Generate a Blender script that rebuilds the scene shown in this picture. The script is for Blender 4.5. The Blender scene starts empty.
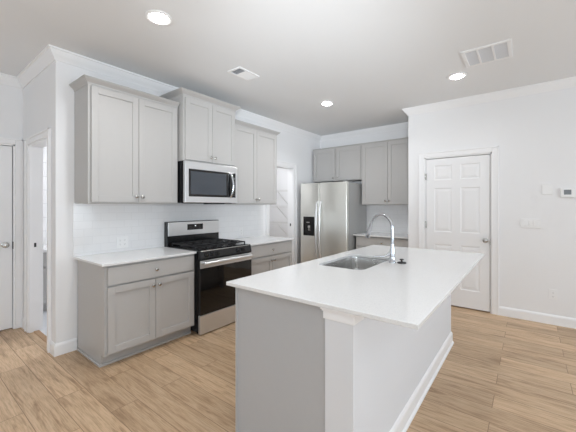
import bpy, bmesh, math, random
from mathutils import Vector, Matrix
random.seed(4)
PI = math.pi
scene = bpy.context.scene
COL = scene.collection

# ------------------------------------------------------------------ camera
cam_d = bpy.data.cameras.new('camera')
cam = bpy.data.objects.new('camera', cam_d)
COL.objects.link(cam)
cam.location = (3.402, -1.083, 1.367)
cam.rotation_euler = (PI / 2, 0, 0.659)
cam_d.sensor_fit = 'HORIZONTAL'
cam_d.sensor_width = 36.0
cam_d.lens = 309.94 / 576 * 36
cam_d.shift_y = -10.1 / 576
cam_d.clip_start = 0.05
scene.camera = cam

# ------------------------------------------------------------------ world and light
HC = 2.79                       # ceiling height
XL, XR, YB, YF, YBACK = -1.12, 7.2, 4.393, 3.614, -5.6
world = bpy.data.worlds.new('sky')
scene.world = world
world.use_nodes = True
bg = world.node_tree.nodes['Background']
bg.inputs[0].default_value = (0.80, 0.90, 1.0, 1)
bg.inputs[1].default_value = 0.7

def area(name, loc, rot, sx, sy, power, color=(1, 1, 1)):
    d = bpy.data.lights.new(name, 'AREA')
    d.shape = 'RECTANGLE'
    d.size, d.size_y, d.energy, d.color = sx, sy, power, color
    o = bpy.data.objects.new(name, d)
    COL.objects.link(o)
    o.location, o.rotation_euler = loc, rot
    return o

DAY = (0.79, 0.905, 1.0)
TILT = 0.6                      # window lamps tipped up to brighten the ceiling, as if off sunlit ground
# daylight through the windows of the living area behind the camera
WIN_BACK = [(0.3, 2.5, 0.25, 2.35), (3.5, 6.3, 0.25, 2.35)]         # x0,x1,z0,z1 in the back wall
WIN_RIGHT = [(-4.6, -2.6, 0.6, 2.35), (-1.6, 0.4, 0.6, 2.35), (1.2, 2.8, 0.6, 2.35)]  # y0,y1,z0,z1 in the right wall
for (a, b, z0, z1) in WIN_BACK:
    area('window_daylight', ((a + b) / 2, YBACK - 0.55, (z0 + z1) / 2), (PI / 2 + TILT, 0, 0), b - a, z1 - z0, 42, DAY)
for (a, b, z0, z1) in WIN_RIGHT:
    area('window_daylight', (XR + 0.55, (a + b) / 2, (z0 + z1) / 2), (PI / 2 + TILT, 0, PI / 2), b - a, z1 - z0, 82, DAY)
# fill lamps added near the camera to brighten the ceiling
COOL = (0.89, 0.95, 1.0)
area('fill_uplight', (3.4, -1.6, 1.2), (PI, 0, 0), 1.0, 1.0, 60, COOL)
def add_fill_spot(loc, aim, power, deg, size=0.35):
    d = bpy.data.lights.new('fill_spot', 'SPOT')
    d.energy, d.spot_size, d.spot_blend, d.shadow_soft_size = power, math.radians(deg), 1.0, size
    d.color = COOL
    o = bpy.data.objects.new('fill_spot', d)
    COL.objects.link(o)
    o.location = loc
    o.rotation_euler = (Vector(aim) - Vector(loc)).to_track_quat('-Z', 'Y').to_euler()
    return o
add_fill_spot((3.6, -1.4, 1.5), (0.7, 2.9, HC), 540, 52)  # added spot, aimed at the far ceiling to lift it
area('laundry_fill', (-1.4, 1.1, 2.6), (0, 0, 0), 0.6, 0.6, 22, (0.96, 0.98, 1.0))  # fill lamp added under the laundry ceiling to brighten the room
CAN_STOVE, CAN_DOOR, CAN_LIVING = 10.5, 3.0, 4        # each recessed can
scene.view_settings.view_transform = 'Standard'
scene.view_settings.look = 'None'
scene.view_settings.gamma = 1
scene.view_settings.use_curve_mapping = False
scene.view_settings.exposure = -0.24
try:
    scene.cycles.max_bounces = 10
    scene.cycles.diffuse_bounces = 6
    scene.cycles.caustics_reflective = False
    scene.cycles.caustics_refractive = False
except Exception:
    pass

# ------------------------------------------------------------------ materials
def srgb(r, g, b):
    f = lambda c: (c / 255 / 12.92) if c / 255 <= 0.04045 else ((c / 255 + 0.055) / 1.055) ** 2.4
    return (f(r), f(g), f(b), 1)

def mat(name, col, rough=0.5, metal=0.0, emit=None, noise=0.0, nscale=60, bump=0.0, stretch=None, coat=0.0):
    m = bpy.data.materials.new(name)
    m.use_nodes = True
    nt = m.node_tree
    b = nt.nodes['Principled BSDF']
    b.inputs['Base Color'].default_value = col
    b.inputs['Roughness'].default_value = rough
    b.inputs['Metallic'].default_value = metal
    if coat:
        b.inputs['Coat Weight'].default_value = coat
        b.inputs['Coat Roughness'].default_value = 0.08
    if emit:
        b.inputs['Emission Color'].default_value = emit[0]
        b.inputs['Emission Strength'].default_value = emit[1]
    if noise or bump:
        geo = nt.nodes.new('ShaderNodeNewGeometry')
        mp = nt.nodes.new('ShaderNodeMapping')
        if stretch:
            mp.inputs['Scale'].default_value = stretch
        nz = nt.nodes.new('ShaderNodeTexNoise')
        nz.inputs['Scale'].default_value = nscale
        nz.inputs['Detail'].default_value = 3
        nt.links.new(geo.outputs['Position'], mp.inputs[0])
        nt.links.new(mp.outputs[0], nz.inputs['Vector'])
        if noise:
            mx = nt.nodes.new('ShaderNodeMix')
            mx.data_type = 'RGBA'
            mx.inputs[6].default_value = tuple(c * (1 - noise) for c in col[:3]) + (1,)
            mx.inputs[7].default_value = tuple(min(1, c * (1 + noise)) for c in col[:3]) + (1,)
            nt.links.new(nz.outputs['Fac'], mx.inputs[0])
            nt.links.new(mx.outputs[2], b.inputs['Base Color'])
        if bump:
            bp = nt.nodes.new('ShaderNodeBump')
            bp.inputs['Strength'].default_value = bump
            bp.inputs['Distance'].default_value = 0.002
            nt.links.new(nz.outputs['Fac'], bp.inputs['Height'])
            nt.links.new(bp.outputs[0], b.inputs['Normal'])
    return m

M = {}
M['wall'] = mat('wall_paint', srgb(236, 236, 237), 0.7, bump=0.08, nscale=250)
M['ceiling'] = mat('ceiling_paint', srgb(231, 232, 233), 0.85, bump=0.1, nscale=200)
M['knee'] = mat('knee_wall_shaded_paint', srgb(224, 226, 230), 0.6, bump=0.05, nscale=250)  # wall paint made darker and cooler, shade put into the colour
M['trim'] = mat('trim_paint', srgb(242, 242, 243), 0.38, bump=0.02, nscale=80)
M['door'] = mat('door_paint', srgb(240, 240, 241), 0.42, bump=0.02, nscale=80)
M['cab'] = mat('grey_cabinet_paint', srgb(186, 184, 182), 0.42, noise=0.015, nscale=30)
M['panel'] = mat('grey_panel_paint', srgb(184, 185, 187), 0.45, noise=0.015, nscale=30)
M['nickel'] = mat('brushed_nickel', srgb(190, 188, 184), 0.25, 1.0, bump=0.02, nscale=300)
M['chrome'] = mat('chrome', srgb(196, 198, 202), 0.14, 1.0, noise=0.01)
M['black'] = mat('black_enamel', srgb(22, 22, 24), 0.22, noise=0.05)
M['iron'] = mat('cast_iron', srgb(30, 30, 32), 0.55, bump=0.2, nscale=400)
M['blackglass'] = mat('black_glass', srgb(14, 13, 13), 0.05, noise=0.02)
M['micro_glass'] = mat('tinted_window_glass', srgb(58, 64, 72), 0.08, noise=0.04, coat=0.6)
M['plastic'] = mat('white_plastic', srgb(238, 238, 238), 0.4, noise=0.01)
M['slot'] = mat('dark_slot', srgb(60, 60, 62), 0.6, noise=0.02)
M['socket'] = mat('socket_slot', srgb(170, 170, 170), 0.6, noise=0.02)
M['screen'] = mat('grey_screen', srgb(120, 124, 128), 0.25, noise=0.02)
M['wire'] = mat('white_wire_coating', srgb(225, 225, 224), 0.45, noise=0.01)
M['grille'] = mat('grille_paint', srgb(214, 216, 220), 0.5, noise=0.01)
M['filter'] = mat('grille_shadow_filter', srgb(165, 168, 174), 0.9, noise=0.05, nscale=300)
M['lens'] = mat('lamp_diffuser', (1, 1, 1, 1), 0.5, emit=((1, 0.99, 0.97, 1), 45), noise=0.001)
M['digit'] = mat('lit_digits', (1, 1, 1, 1), 0.5, emit=((0.9, 0.95, 1, 1), 1.5), noise=0.001)
M['badge'] = mat('pale_badge', srgb(190, 188, 186), 0.35, 0.6, noise=0.02)
M['threshold'] = mat('oak_threshold', srgb(176, 142, 108), 0.45, noise=0.2, nscale=30)
M['case'] = mat('grey_appliance_side', srgb(172, 172, 171), 0.42, 0.2, noise=0.03)

def stainless(name, col, rough, stretch):
    return mat(name, col, rough, 0.85, noise=0.05, nscale=40, stretch=stretch, bump=0.03)
M['steel'] = stainless('brushed_stainless', srgb(222, 223, 224), 0.33, (1, 1, 30))
M['fridge'] = stainless('fridge_stainless', srgb(236, 236, 230), 0.32, (30, 1, 1))
M['sinksteel'] = stainless('sink_stainless', srgb(214, 214, 213), 0.16, (20, 20, 1))

def make_quartz():
    m = mat('white_quartz', srgb(232, 232, 232), 0.16)
    nt = m.node_tree
    b = nt.nodes['Principled BSDF']
    geo = nt.nodes.new('ShaderNodeNewGeometry')
    v = nt.nodes.new('ShaderNodeTexNoise')
    v.inputs['Scale'].default_value = 190
    v.inputs['Detail'].default_value = 2
    r = nt.nodes.new('ShaderNodeValToRGB')
    r.color_ramp.elements[0].position = 0.30
    r.color_ramp.elements[0].color = srgb(220, 220, 221)
    r.color_ramp.elements[1].position = 0.46
    r.color_ramp.elements[1].color = srgb(232, 232, 232)
    nt.links.new(geo.outputs['Position'], v.inputs['Vector'])
    nt.links.new(v.outputs['Fac'], r.inputs[0])
    nt.links.new(r.outputs[0], b.inputs['Base Color'])
    return m
M['quartz'] = make_quartz()

def make_floor():
    m = mat('oak_plank_floor', srgb(190, 156, 120), 0.42)
    nt = m.node_tree
    b = nt.nodes['Principled BSDF']
    N, L = nt.nodes.new, nt.links.new
    geo = N('ShaderNodeNewGeometry')
    br = N('ShaderNodeTexBrick')
    br.offset = 0.37
    br.offset_frequency = 2
    br.inputs['Color1'].default_value = (0, 0, 0, 1)
    br.inputs['Color2'].default_value = (1, 1, 1, 1)
    br.inputs['Mortar'].default_value = (0.5, 0.5, 0.5, 1)
    br.inputs['Scale'].default_value = 1
    br.inputs['Mortar Size'].default_value = 0.0020
    br.inputs['Mortar Smooth'].default_value = 0.3
    br.inputs['Brick Width'].default_value = 1.22
    br.inputs['Row Height'].default_value = 0.178
    L(geo.outputs['Position'], br.inputs['Vector'])
    # each plank shifts the grain pattern
    sep = N('ShaderNodeSeparateColor')
    L(br.outputs['Color'], sep.inputs[0])
    sc = N('ShaderNodeVectorMath'); sc.operation = 'SCALE'
    sc.inputs[0].default_value = (7.3, 3.1, 11.7)
    L(sep.outputs[0], sc.inputs['Scale'])
    ad = N('ShaderNodeVectorMath'); ad.operation = 'ADD'
    L(geo.outputs['Position'], ad.inputs[0]); L(sc.outputs[0], ad.inputs[1])
    mp = N('ShaderNodeMapping'); mp.inputs['Scale'].default_value = (0.7, 6.0, 1)
    L(ad.outputs[0], mp.inputs[0])
    n1 = N('ShaderNodeTexNoise'); n1.inputs['Scale'].default_value = 2.6
    n1.inputs['Detail'].default_value = 8; n1.inputs['Roughness'].default_value = 0.62
    n1.inputs['Distortion'].default_value = 1.3
    L(mp.outputs[0], n1.inputs['Vector'])
    mp2 = N('ShaderNodeMapping'); mp2.inputs['Scale'].default_value = (2.0, 42.0, 1)
    L(ad.outputs[0], mp2.inputs[0])
    n2 = N('ShaderNodeTexNoise'); n2.inputs['Scale'].default_value = 3.6; n2.inputs['Detail'].default_value = 6; n2.inputs['Roughness'].default_value = 0.65
    L(mp2.outputs[0], n2.inputs['Vector'])
    ramp = N('ShaderNodeValToRGB')
    e = ramp.color_ramp.elements
    e[0].position = 0.30; e[0].color = srgb(158, 127, 97)
    e[1].position = 0.68; e[1].color = srgb(214, 186, 155)
    k = e.new(0.48); k.color = srgb(204, 174, 141)
    L(n1.outputs['Fac'], ramp.inputs[0])
    # fine dark grain
    r2 = N('ShaderNodeValToRGB')
    r2.color_ramp.elements[0].position = 0.36; r2.color_ramp.elements[0].color = (0.62, 0.57, 0.51, 1)
    r2.color_ramp.elements[1].position = 0.56; r2.color_ramp.elements[1].color = (1, 1, 1, 1)
    L(n2.outputs['Fac'], r2.inputs[0])
    m1 = N('ShaderNodeMix'); m1.data_type = 'RGBA'; m1.blend_type = 'MULTIPLY'; m1.inputs[0].default_value = 0.7
    L(ramp.outputs[0], m1.inputs[6]); L(r2.outputs[0], m1.inputs[7])
    # plank to plank tone
    r3 = N('ShaderNodeValToRGB')
    r3.color_ramp.elements[0].color = (0.84, 0.83, 0.82, 1)
    r3.color_ramp.elements[1].color = (1.1, 1.1, 1.1, 1)
    L(sep.outputs[0], r3.inputs[0])
    m2 = N('ShaderNodeMix'); m2.data_type = 'RGBA'; m2.blend_type = 'MULTIPLY'; m2.inputs[0].default_value = 1
    L(m1.outputs[2], m2.inputs[6]); L(r3.outputs[0], m2.inputs[7])
    m3 = N('ShaderNodeMix'); m3.data_type = 'RGBA'
    m3.inputs[7].default_value = srgb(112, 84, 60)
    fm = N('ShaderNodeMath'); fm.operation = 'MULTIPLY'; fm.inputs[1].default_value = 0.85
    L(br.outputs['Fac'], fm.inputs[0])
    L(fm.outputs[0], m3.inputs[0]); L(m2.outputs[2], m3.inputs[6])
    L(m3.outputs[2], b.inputs['Base Color'])
    bp = N('ShaderNodeBump'); bp.inputs['Strength'].default_value = 0.12; bp.inputs['Distance'].default_value = 0.002
    L(n2.outputs['Fac'], bp.inputs['Height']); L(bp.outputs[0], b.inputs['Normal'])
    return m
M['floor'] = make_floor()

def make_tile(name, axis, w=0.152, h=0.0762, c1=(238, 238, 239), grout=(229, 229, 230)):
    m = mat(name, srgb(*c1), 0.14)
    nt = m.node_tree
    b = nt.nodes['Principled BSDF']
    N, L = nt.nodes.new, nt.links.new
    geo = N('ShaderNodeNewGeometry')
    s = N('ShaderNodeSeparateXYZ'); L(geo.outputs['Position'], s.inputs[0])
    c = N('ShaderNodeCombineXYZ')
    L(s.outputs[axis], c.inputs[0]); L(s.outputs[2], c.inputs[1])
    br = N('ShaderNodeTexBrick')
    br.inputs['Scale'].default_value = 1
    br.inputs['Brick Width'].default_value = w
    br.inputs['Row Height'].default_value = h
    br.inputs['Mortar Size'].default_value = 0.0022
    br.inputs['Mortar Smooth'].default_value = 0.2
    br.inputs['Color1'].default_value = srgb(*c1)
    br.inputs['Color2'].default_value = srgb(*(v - 3 for v in c1))
    br.inputs['Mortar'].default_value = srgb(*grout)
    L(c.outputs[0], br.inputs['Vector'])
    L(br.outputs['Color'], b.inputs['Base Color'])
    inv = N('ShaderNodeMath'); inv.operation = 'SUBTRACT'; inv.inputs[0].default_value = 1
    L(br.outputs['Fac'], inv.inputs[1])
    bp = N('ShaderNodeBump'); bp.inputs['Strength'].default_value = 0.15; bp.inputs['Distance'].default_value = 0.002
    L(inv.outputs[0], bp.inputs['Height']); L(bp.outputs[0], b.inputs['Normal'])
    return m
M['tile_y'] = make_tile('subway_tile_stove_wall', 1)
M['tile_x'] = make_tile('subway_tile_alcove', 0)
M['tile_big'] = make_tile('laundry_wall_tile', 1, 0.6, 0.2, (236, 236, 237), (190, 190, 192))
M['tile_floor'] = mat('pale_tile_floor', srgb(226, 228, 232), 0.4, noise=0.02, nscale=20)

# ------------------------------------------------------------------ mesh helpers (world coordinates)
def B():
    return bmesh.new()

def box(bm, x0, x1, y0, y1, z0, z1, bev=0.0, seg=2):
    vs = [bm.verts.new((x, y, z)) for x in (x0, x1) for y in (y0, y1) for z in (z0, z1)]
    fs = [(0, 1, 3, 2), (4, 6, 7, 5), (0, 4, 5, 1), (2, 3, 7, 6), (0, 2, 6, 4), (1, 5, 7, 3)]
    faces = [bm.faces.new([vs[i] for i in f]) for f in fs]
    if bev:
        es = set(e for f in faces for e in f.edges)
        bmesh.ops.bevel(bm, geom=list(es), offset=bev, segments=seg, profile=0.5, affect='EDGES')
    return bm

AX = {'x': Matrix.Rotation(PI / 2, 4, 'Y'), '-x': Matrix.Rotation(-PI / 2, 4, 'Y'),
      'y': Matrix.Rotation(-PI / 2, 4, 'X'), '-y': Matrix.Rotation(PI / 2, 4, 'X'),
      'z': Matrix.Identity(4), '-z': Matrix.Rotation(PI, 4, 'X')}

def lathe(bm, at, axis, prof, n=24):
    """prof: list of (radius, height) along axis, closed with caps."""
    mt = Matrix.Translation(at) @ AX[axis]
    rings = []
    for r, h in prof:
        rings.append([bm.verts.new(mt @ Vector((r * math.cos(2 * PI * i / n), r * math.sin(2 * PI * i / n), h))) for i in range(n)])
    for a, b_ in zip(rings, rings[1:]):
        for i in range(n):
            j = (i + 1) % n
            bm.faces.new([a[i], a[j], b_[j], b_[i]])
    bm.faces.new(list(reversed(rings[0])))
    bm.faces.new(rings[-1])
    return bm

def tube(bm, pts, r, n=10, cap=True):
    """r: radius or list of radii."""
    pts = [Vector(p) for p in pts]
    rs = r if isinstance(r, (list, tuple)) else [r] * len(pts)
    t0 = (pts[1] - pts[0]).normalized()
    up = Vector((0, 0, 1)) if abs(t0.z) < 0.9 else Vector((1, 0, 0))
    u = t0.cross(up).normalized()
    rings = []
    for i, p in enumerate(pts):
        if i == 0: t = pts[1] - pts[0]
        elif i == len(pts) - 1: t = pts[-1] - pts[-2]
        else: t = (pts[i + 1] - p).normalized() + (p - pts[i - 1]).normalized()
        t.normalize()
        u = (u - t * u.dot(t)).normalized()
        v = t.cross(u)
        rings.append([bm.verts.new(p + (u * math.cos(2 * PI * k / n) + v * math.sin(2 * PI * k / n)) * rs[i]) for k in range(n)])
    for a, b_ in zip(rings, rings[1:]):
        for k in range(n):
            j = (k + 1) % n
            bm.faces.new([a[k], a[j], b_[j], b_[k]])
    if cap:
        bm.faces.new(list(reversed(rings[0])))
        bm.faces.new(rings[-1])
    return bm

def sweep(bm, path, prof, closed_prof=True):
    """Mitred moulding. path: list of (x,y), room on the right of travel; prof: (d,z) polygon."""
    P = [Vector(p) for p in path]
    n = len(P)
    dirs = [(P[i + 1] - P[i]).normalized() for i in range(n - 1)]
    nor = [Vector((d.y, -d.x)) for d in dirs]
    rings = []
    for i in range(n):
        if i == 0: o = nor[0]
        elif i == n - 1: o = nor[-1]
        else:
            s = nor[i - 1] + nor[i]
            o = s / (1 + nor[i - 1].dot(nor[i]))
        rings.append([bm.verts.new((P[i].x + o.x * d, P[i].y + o.y * d, z)) for d, z in prof])
    m = len(prof)
    for a, b_ in zip(rings, rings[1:]):
        for k in range(m):
            j = (k + 1) % m
            bm.faces.new([a[k], a[j], b_[j], b_[k]])
    bm.faces.new(list(reversed(rings[0])))
    bm.faces.new(rings[-1])
    return bm

def prism_y(bm, poly, y0, y1):
    """poly (x,z) extruded along y."""
    a = [bm.verts.new((x, y0, z)) for x, z in poly]
    b_ = [bm.verts.new((x, y1, z)) for x, z in poly]
    n = len(poly)
    for i in range(n):
        j = (i + 1) % n
        bm.faces.new([a[i], a[j], b_[j], b_[i]])
    bm.faces.new(list(reversed(a)))
    bm.faces.new(b_)
    return bm

WORLD = {}
def put(name, bm, material, parent=None, smooth=None, bevel=0.0):
    """Link a bmesh given in world coordinates as one mesh object with its origin at its own centre."""
    bmesh.ops.recalc_face_normals(bm, faces=bm.faces[:])
    lo = Vector((min(v.co[i] for v in bm.verts) for i in range(3)))
    hi = Vector((max(v.co[i] for v in bm.verts) for i in range(3)))
    c = (lo + hi) / 2
    if parent is None:
        c.z = lo.z
    bmesh.ops.translate(bm, verts=bm.verts[:], vec=-c)
    me = bpy.data.meshes.new(name)
    bm.to_mesh(me)
    bm.free()
    me.materials.append(material)
    if smooth:
        for p in me.polygons:
            p.use_smooth = True
        me.set_sharp_from_angle(angle=math.radians(smooth))
    o = bpy.data.objects.new(name, me)
    COL.objects.link(o)
    WORLD[o.name] = c.copy()
    if parent is not None:
        o.parent = parent
        o.location = c - WORLD[parent.name]
    else:
        o.location = c
    if bevel:
        md = o.modifiers.new('bevel', 'BEVEL')
        md.width, md.segments, md.limit_method, md.angle_limit = bevel, 2, 'ANGLE', math.radians(40)
    return o

def tag(o, label, cat, group=None):
    o['label'] = label
    o['category'] = cat
    if group:
        o['group'] = group
    return o

def thing(name, label, cat, loc, group=None):
    o = bpy.data.objects.new(name, None)
    o.empty_display_size = 0.1
    COL.objects.link(o)
    o.location = loc
    WORLD[o.name] = Vector(loc)
    return tag(o, label, cat, group)

def struct(name, bm, m, parent=None, **k):
    o = put(name, bm, m, parent, **k)
    if parent is None:
        o['kind'] = 'structure'
    return o

def copy_tree(src, loc, label):
    r = src.copy()
    COL.objects.link(r)
    r.location = loc
    r['label'] = label
    for ch in list(src.children):
        c = ch.copy()
        COL.objects.link(c)
        c.parent = r
        for g in list(ch.children):
            d = g.copy()
            COL.objects.link(d)
            d.parent = c
    return r

# ------------------------------------------------------------------ the setting
PX0, PX1, PZ = 2.79, 3.46, 2.06          # pantry opening in the stove wall (y range, height)
HX0, HX1, HZ = -0.85, -0.19, 2.025       # opening in the hall wall (x range, height)
HY = -0.147
DX0, DX1, DZ = 2.232, 3.040, 2.048       # six panel door
KY0, KY1 = -0.975, -0.215                # hall door (in the far left wall)

bm = B(); box(bm, XL - 0.1, XR + 0.15, YBACK - 0.15, YB + 0.12, -0.06, 0)
struct('floor', bm, M['floor'])
bm = B(); box(bm, -2.2, XR + 0.15, YBACK - 0.15, YB + 0.12, HC, HC + 0.08)
struct('ceiling', bm, M['ceiling'])

bm = B()                                                  # stove wall
box(bm, -0.12, 0, HY, PX0, 0, HC)
box(bm, -0.12, 0, PX0, PX1, PZ, HC)
box(bm, -0.12, 0, PX1, YB, 0, HC)
struct('wall_left', bm, M['wall'])
bm = B()                                                  # hall wall with cased opening
box(bm, XL, HX0, HY, HY + 0.115, 0, HC)
box(bm, HX0, HX1, HY, HY + 0.115, HZ, HC)
box(bm, HX1, -0.12, HY, HY + 0.115, 0, HC)
struct('wall_hall', bm, M['wall'])
bm = B()                                                  # far left wall with hall door
box(bm, XL - 0.12, XL, YBACK, KY0, 0, HC)
box(bm, XL - 0.12, XL, KY0, KY1, DZ, HC)
box(bm, XL - 0.12, XL, KY1, HY + 0.115, 0, HC)
struct('wall_far_left', bm, M['wall'])
bm = B(); box(bm, -1.5, 2.008 + 0.12, YB, YB + 0.12, 0, HC)
struct('wall_back', bm, M['wall'])
bm = B(); box(bm, 2.008, 2.128, YF, YB, 0, HC)             # side of the fridge alcove
struct('wall_alcove', bm, M['wall'])
bm = B()                                                  # wall with the six panel door
box(bm, 2.128, DX0, YF, YF + 0.12, 0, HC)
box(bm, DX0, DX1, YF, YF + 0.12, DZ, HC)
box(bm, DX1, XR, YF, YF + 0.12, 0, HC)
struct('wall_door', bm, M['wall'])
bm = B()                                                  # living area walls behind the camera
xs = XL
for (a, b_, z0, z1) in WIN_BACK:
    box(bm, xs, a, YBACK - 0.12, YBACK, 0, HC)
    box(bm, a, b_, YBACK - 0.12, YBACK, 0, z0); box(bm, a, b_, YBACK - 0.12, YBACK, z1, HC)
    xs = b_
box(bm, xs, XR, YBACK - 0.12, YBACK, 0, HC)
struct('wall_rear', bm, M['wall'])
bm = B()
ys = YBACK
for (a, b_, z0, z1) in WIN_RIGHT:
    box(bm, XR, XR + 0.12, ys, a, 0, HC)
    box(bm, XR, XR + 0.12, a, b_, 0, z0); box(bm, XR, XR + 0.12, a, b_, z1, HC)
    ys = b_
box(bm, XR, XR + 0.12, ys, YF + 0.12, 0, HC)
struct('wall_right', bm, M['wall'])
k = 0
for (a, b_, z0, z1) in WIN_BACK:
    bm = B(); k += 1
    for x in (a, (a + b_) / 2 - 0.025, b_ - 0.05):
        box(bm, x, x + 0.05, YBACK - 0.09, YBACK - 0.03, z0, z1)
    for z in (z0, (z0 + z1) / 2, z1 - 0.05):
        box(bm, a, b_, YBACK - 0.085, YBACK - 0.035, z, z + 0.05)
    struct('window_%d' % k, bm, M['trim'])
for (a, b_, z0, z1) in WIN_RIGHT:
    bm = B(); k += 1
    for y in (a, (a + b_) / 2 - 0.025, b_ - 0.05):
        box(bm, XR + 0.03, XR + 0.09, y, y + 0.05, z0, z1)
    for z in (z0, (z0 + z1) / 2, z1 - 0.05):
        box(bm, XR + 0.035, XR + 0.085, a, b_, z, z + 0.05)
    struct('window_%d' % k, bm, M['trim'])

bm = B(); box(bm, 2.12, 3.25, YF + 0.72, YF + 0.78, 0, HC); box(bm, 3.20, 3.25, YF + 0.12, YF + 0.72, 0, HC)  # unseen walls added to keep sky light out of the door gaps
struct('wall_light_block', bm, M['wall'])
bm = B(); box(bm, -2.0, -1.95, -1.15, HY, 0, HC); box(bm, -1.95, XL - 0.12, -1.15, -1.10, 0, HC)  # unseen walls added behind the hall door to block outside light
struct('wall_hall_light_block', bm, M['wall'])
# laundry room seen through the hall opening, pantry seen through the pantry opening
bm = B(); box(bm, -2.2, XL - 0.12, HY, HY + 0.115, 0, HC); box(bm, -2.3, -2.2, HY, 1.6, 0, HC); box(bm, -2.2, -0.12, 1.5, 1.6, 0, HC)
struct('wall_laundry', bm, M['wall'])
bm = B(); box(bm, -2.2, -2.19, HY + 0.115, 1.5, 0.86, 2.02)
struct('trim_1', bm, M['tile_big'])
bm = B(); box(bm, -2.2, XL - 0.1, HY + 0.115, 1.5, -0.05, 0.002); box(bm, XL - 0.1, -0.12, HY + 0.075, 1.5, 0.0, 0.003)
struct('floor_laundry', bm, M['tile_floor'])
bm = B(); box(bm, HX0, HX1, HY + 0.03, HY + 0.08, 0.0, 0.008, 0.003)
struct('trim_2', bm, M['threshold'])
bm = B(); box(bm, -1.5, -1.4, 2.3, YB, 0, HC); box(bm, -1.4, -0.12, 2.3, 2.4, 0, HC)
struct('wall_pantry', bm, M['wall'])

# crown moulding, one continuous run
CR = [(0, HC), (0, HC - 0.095), (0.010, HC - 0.095), (0.014, HC - 0.082), (0.030, HC - 0.064), (0.050, HC - 0.036),
      (0.058, HC - 0.018), (0.070, HC - 0.014), (0.070, HC)]
bm = B()
sweep(bm, [(XL, YBACK), (XL, HY), (0, HY), (0, YB), (2.008, YB), (2.008, YF), (XR, YF)], CR)
struct('trim_3', bm, M['trim'], smooth=25)

BP = [(0, 0), (0.015, 0), (0.015, 0.088), (0.012, 0.098), (0.006, 0.108), (0, 0.112)]
SH = [(0.0, 0), (0.024, 0), (0.022, 0.008), (0.015, 0.016), (0.0, 0.016)]
def baseboard(name, *paths):
    bm = B()
    for p in paths:
        sweep(bm, p, BP)
    return struct(name, bm, M['trim'])
baseboard('baseboard_left', [(-0.115, HY), (0, HY), (0, 0.018)])
baseboard('baseboard_hall', [(XL, HY), (HX0 - 0.1, HY)], )
baseboard('baseboard_door', [(3.116, YF), (XR, YF)], [(2.008, YF), (DX0 - 0.076, YF)])
baseboard('baseboard_far_left', [(XL, YBACK), (XL, KY0 - 0.08)])
baseboard('baseboard_rear', [(XR, YBACK), (XL, YBACK)])

# casings and jambs
def casing_y(name, x0, x1, z, y, w=0.075, t=0.018, jamb=0.115, front=-1, wl=None):
    """Trim round an opening in a wall whose face is the plane y (room on the -y side)."""
    bm = B(); wl = wl or w
    box(bm, x0 - wl, x0, y - t, y, 0, z + w, 0.004)
    box(bm, x1, x1 + w, y - t, y, 0, z + w, 0.004)
    box(bm, x0, x1, y - t, y, z, z + w, 0.004)
    for a, b_ in ((x0 - wl, x0 - wl + 0.018), (x1 + w - 0.018, x1 + w)):
        box(bm, a, b_, y - t - 0.008, y - t + 0.003, 0, z + w, 0.003)
    box(bm, x0 - wl, x1 + w, y - t - 0.008, y - t + 0.003, z + w - 0.018, z + w, 0.003)
    o = struct(name, bm, M['trim'])
    bm = B()
    box(bm, x0 - 0.001, x0 + 0.016, y - 0.006, y + jamb, 0, z)
    box(bm, x1 - 0.016, x1 + 0.001, y - 0.006, y + jamb, 0, z)
    box(bm, x0, x1, y - 0.006, y + jamb, z - 0.016, z + 0.001)
    return o, bm
def casing_x(name, y0, y1, z, x, w=0.075, t=0.018, jamb=0.115):
    """The same in a wall whose face is the plane x (room on the +x side)."""
    bm = B()
    box(bm, x, x + t, y0 - w, y0, 0, z + w, 0.004)
    box(bm, x, x + t, y1, y1 + w, 0, z + w, 0.004)
    box(bm, x, x + t, y0, y1, z, z + w, 0.004)
    for a, b_ in ((y0 - w, y0 - w + 0.018), (y1 + w - 0.018, y1 + w)):
        box(bm, x + t - 0.003, x + t + 0.008, a, b_, 0, z + w, 0.003)
    box(bm, x + t - 0.003, x + t + 0.008, y0 - w, y1 + w, z + w - 0.018, z + w, 0.003)
    o = struct(name, bm, M['trim'])
    bm = B()
    box(bm, x - jamb, x + 0.006, y0 - 0.001, y0 + 0.016, 0, z)
    box(bm, x - jamb, x + 0.006, y1 - 0.016, y1 + 0.001, 0, z)
    box(bm, x - jamb, x + 0.006, y0, y1, z - 0.016, z + 0.001)
    return o, bm

tr, jb = casing_y('trim_4', HX0, HX1, HZ, HY, w=0.07, wl=0.09)
put('jamb', jb, M['trim'], tr)
bm = B(); box(bm, HX0 + 0.015, HX0 + 0.018, HY + 0.035, HY + 0.055, 0.92, 0.965, 0.001)
put('strike_plate', bm, M['slot'], tr)
tr, jb = casing_x('trim_5', PX0, PX1, PZ, 0.0, w=0.085)
put('jamb', jb, M['trim'], tr)
bm = B(); box(bm, -0.06, -0.035, PX1 - 0.018, PX1 - 0.015, 0.995, 1.045)
put('strike_plate', bm, M['slot'], tr)

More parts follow.
